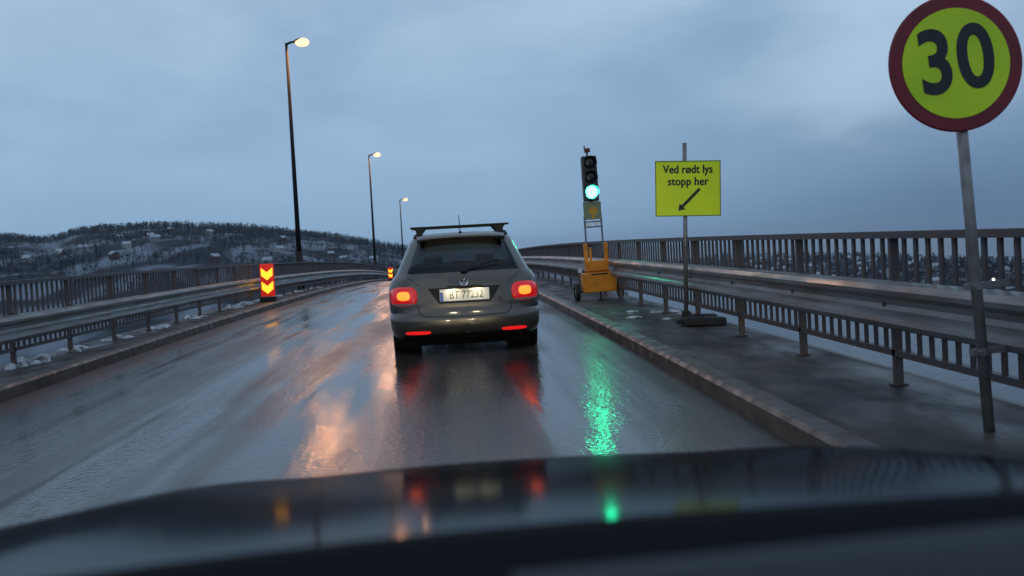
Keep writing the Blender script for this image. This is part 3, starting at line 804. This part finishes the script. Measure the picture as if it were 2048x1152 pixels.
def lerp_tab(tab, x):
    if x <= tab[0][0]: return tab[0][1]
    for a, b in zip(tab, tab[1:]):
        if x <= b[0]: return a[1] + (b[1] - a[1]) * (x - a[0]) / (b[0] - a[0])
    return tab[-1][1]
from mathutils import noise as mnoise
RIDGE = [(-500, 60), (-250, 88), (-100, 96), (0, 90), (60, 86), (100, 78), (140, 80), (180, 90), (230, 94), (265, 92), (300, 93), (400, 89), (480, 84), (520, 78), (560, 72), (600, 65), (700, 47), (820, 19), (900, 4), (980, -8), (1100, -20), (1300, -40)]
def left_z(D, tau):
    px = 900 + 2100 * tau
    el = lerp_tab(RIDGE, px)
    Dr = 1500
    zr_ = 1.25 + el / 2100 * Dr - 7
    t = (D - 240) / (Dr - 240)
    if t < 0: h = -43.5 + 20 * t
    elif t <= 1: h = -43 + (zr_ + 43) * (t ** .85)
    else: h = zr_ - (t - 1) * 60
    n_ = mnoise.fractal(Vector((D * tau * .006, D * .006, 3)), 1.0, 2.0, 4)
    return h + n_ * 9 * max(0, min(1, t * 3)) * (1 - .7 * (t > .8))
def left(a, c):
    tau = -.85 + 1.02 * a
    D = 215 + 1900 * c ** 1.3
    return Vector((D * tau, D, left_z(D, tau)))
tag(MB().grid(left, 150, 110).build('hillside', M_land, smooth=True), kind='structure')

SH = [(.16, 1300), (.20, 1230), (.27, 1100), (.326, 960), (.41, 825), (.48, 730), (.547, 640), (.7, 520), (1.0, 400)]
TP = [(.16, 1550), (.20, 1480), (.27, 1300), (.326, 1130), (.41, 960), (.48, 860), (.547, 770), (.7, 640), (1.0, 500)]
TZ = [(.16, -40), (.20, -32), (.27, -26), (.326, -27), (.41, -28), (.48, -31), (.547, -34), (.7, -34), (1.0, -34)]
def right_z(c, tau):
    zt = lerp_tab(TZ, tau)
    n_ = mnoise.noise(Vector((tau * 60, c * 3, 9))) * 2.2
    if c < .45: return -43.6 + (zt + 43.6) * math.sin(c / .45 * math.pi / 2) + n_ * min(1, c * 6)
    return zt + n_ - (c - .45) * 10
def right_p(tau, c):
    d0 = lerp_tab(SH, tau); d1 = lerp_tab(TP, tau)
    D = d0 + (d1 - d0) * c / .45
    return Vector((D * tau, D, right_z(c, tau)))
tag(MB().grid(lambda a, c: right_p(.16 + .84 * a, c), 120, 24).build('shore', M_landr, smooth=True), kind='structure')

def tree(mb, p, h, rr, m=0, n=16):
    w = h * rr.uniform(.22, .40)
    mb.add([p + Vector((-.25, 0, -1)), p + Vector((.25, 0, -1)), p + Vector((0, 0, h * .8))], [(0, 1, 2)], m)
    for k in range(n):
        t = rr.uniform(.22, 1.0); r_ = w * math.sin(min(1, (1.05 - t) * 1.5) * math.pi / 2) * rr.uniform(.2, 1)
        a = rr.uniform(0, 6.28)
        c = p + Vector((math.cos(a) * r_, math.sin(a) * r_, h * t))
        s_ = h * rr.uniform(.07, .15)
        d1 = Vector((rr.uniform(-1, 1), rr.uniform(-1, 1), rr.uniform(-.4, 1))).normalized() * s_
        d2 = Vector((rr.uniform(-1, 1), rr.uniform(-1, 1), rr.uniform(-1, .6))).normalized() * s_
        mb.add([c - d1, c + d2, c + d1 * 1.1], [(0, 1, 2)], m)
mb = MB(); rr = random.Random(3)
for i in range(9000):
    tau = rr.uniform(-.50, .03)
    if i < 3600: D = rr.uniform(1360, 1530)
    else: D = 300 + 1200 * rr.random() ** .7
    if i >= 3600 and mnoise.noise(Vector((D * tau * .010, D * .010, 1.5))) < -.02 + rr.uniform(-.15, .1): continue
    tree(mb, Vector((D * tau, D, left_z(D, tau))), rr.uniform(4, 9.5), rr, 0 if rr.random() < .72 or D > 1370 else 1, 14)
tag(mb.build('forest', [M_tree, M_tree2]), 'dark leafless forest covering the snowy hillside on the left', 'forest', kind='stuff')
mb = MB(); rr = random.Random(4)
for i in range(2300):
    tau = rr.uniform(.17, .72); c = rr.uniform(.03, .62) if i > 800 else rr.uniform(.38, .6)
    tree(mb, right_p(tau, c), rr.uniform(5, 10), rr, 0, 12)
tag(mb.build('forest', [M_tree]), 'dark trees covering the low shore across the fjord on the right', 'forest', kind='stuff')

def house_proto(k):
    root = empty('house', (0, 0, -500), 'x', 'house')
    wd, dp, h = [(11, 8, 5), (8, 8, 6.5), (14, 9, 5.2), (9, 7, 4.5)][k]
    V = [(-wd / 2, -dp / 2, -2), (wd / 2, -dp / 2, -2), (wd / 2, dp / 2, -2), (-wd / 2, dp / 2, -2), (-wd / 2, -dp / 2, h), (wd / 2, -dp / 2, h), (wd / 2, dp / 2, h), (-wd / 2, dp / 2, h), (-wd / 2, 0, h + 2.6), (wd / 2, 0, h + 2.6)]
    MB().add(V, [(0, 1, 5, 4), (1, 2, 6, 9, 5), (2, 3, 7, 6), (3, 0, 4, 8, 7)]).build('wall', M_hwall[k], root)
    o = .5
    rf = MB()
    for s in (-1, 1):
        rf.add([(-wd / 2 - o, s * (dp / 2 + o), h - .35), (wd / 2 + o, s * (dp / 2 + o), h - .35), (wd / 2 + o, 0, h + 2.75), (-wd / 2 - o, 0, h + 2.75),
                (-wd / 2 - o, s * (dp / 2 + o), h - .05), (wd / 2 + o, s * (dp / 2 + o), h - .05), (wd / 2 + o, 0, h + 3.05), (-wd / 2 - o, 0, h + 3.05)],
               [(0, 1, 2, 3), (4, 5, 6, 7), (0, 1, 5, 4), (1, 2, 6, 5), (0, 3, 7, 4)])
    rf = rf.build('roof', M_hroof if k != 2 else M_hroofd, root)
    MB().box((wd * .2, .6, h + 2.9), (.9, .9, 1.6)).build('chimney', M_hroofd, rf)
    for i in range(3):
        MB().box((-wd / 2 + wd * (i + .5) / 3, -dp / 2 - .03, h * .55), (1.3, .08, 1.3)).build('window', M_hwin, root)
    return root
protos = [house_proto(k) for k in range(4)]
used = set()
WALLS = ['white', 'red', 'dark grey', 'pale']
def place_house(p, k, rz, label, group):
    if k in used: o = copy_tree(protos[k])
    else: o = protos[k]; used.add(k)
    o.location = p; o.rotation_euler = (0, 0, rz)
    o.scale = (.7, .7, .7); o['label'] = label; o['group'] = group
rr = random.Random(12)
pts = []
n_ = 0
while n_ < 30:
    tau = rr.uniform(-.46, -.02); D = rr.uniform(650, 1400)
    p = Vector((D * tau, D, left_z(D, tau)))
    if any((p - q).length < 24 for q in pts): continue
    pts.append(p); k = rr.randrange(4); n_ += 1
    place_house(p, k, rr.uniform(-.9, .9), '%s house with a %s roof on the left hillside' % (WALLS[k], 'dark' if k == 2 else 'snowy'), '%s houses on the left hillside' % WALLS[k])
n_ = 0
while n_ < 64:
    tau = rr.uniform(.27, .66); c = rr.uniform(.04, .40)
    p = right_p(tau, c)
    if any((p - q).length < 15 for q in pts): continue
    pts.append(p); k = rr.randrange(4); n_ += 1
    place_house(p, k, rr.uniform(-1.2, .6), '%s house with a %s roof on the far shore' % (WALLS[k], 'dark' if k == 2 else 'snowy'), '%s houses across the fjord' % WALLS[k])

for (px_, D, z, c_, r_, lab) in ((2018, 650, -34.2, (1, .85, .6), .85, 'bright white lamp on the far shore at the right edge'), (1972, 652, -35.2, (1, .12, .12), .45, 'small red lamp on the far shore near the round sign post')):
    tau = (px_ - 900) / 2100
    root = empty('shore_lamp', (D * tau, D, -43), lab, 'lamp')
    MB().cyl((0, 0, 0), (0, 0, z + 43), .12).build('pole', M_pole, root)
    MB().sphere((0, 0, z + 43), r_, 8).build('lamp_globe', glow("shore lamp %s" % lab[:6], c_, 5 if r_ > .6 else 1.0), root, smooth=True)

# ------------------------------------------------------------ haze over the fjord
hm = bpy.data.materials.new("haze air"); hm.use_nodes = True
hn = hm.node_tree; hn.nodes.clear()
pv = hn.nodes.new('ShaderNodeVolumePrincipled'); pv.inputs['Color'].default_value = (0.75, 0.84, 0.95, 1); pv.inputs['Density'].default_value = HAZE
ho = hn.nodes.new('ShaderNodeOutputMaterial'); hn.links.new(pv.outputs[0], ho.inputs['Volume'])
if HAZE: tag(MB().box((0, 4400, 28), (17900, 14700, 144)).build('haze', hm), kind='stuff')

# ------------------------------------------------------------ render settings
S.render.engine = 'CYCLES'
S.cycles.use_denoising = True
S.cycles.max_bounces = 6
S.cycles.glossy_bounces = 4
S.cycles.diffuse_bounces = 3
S.cycles.transparent_max_bounces = 8
S.cycles.sample_clamp_indirect = 6
S.cycles.caustics_reflective = False
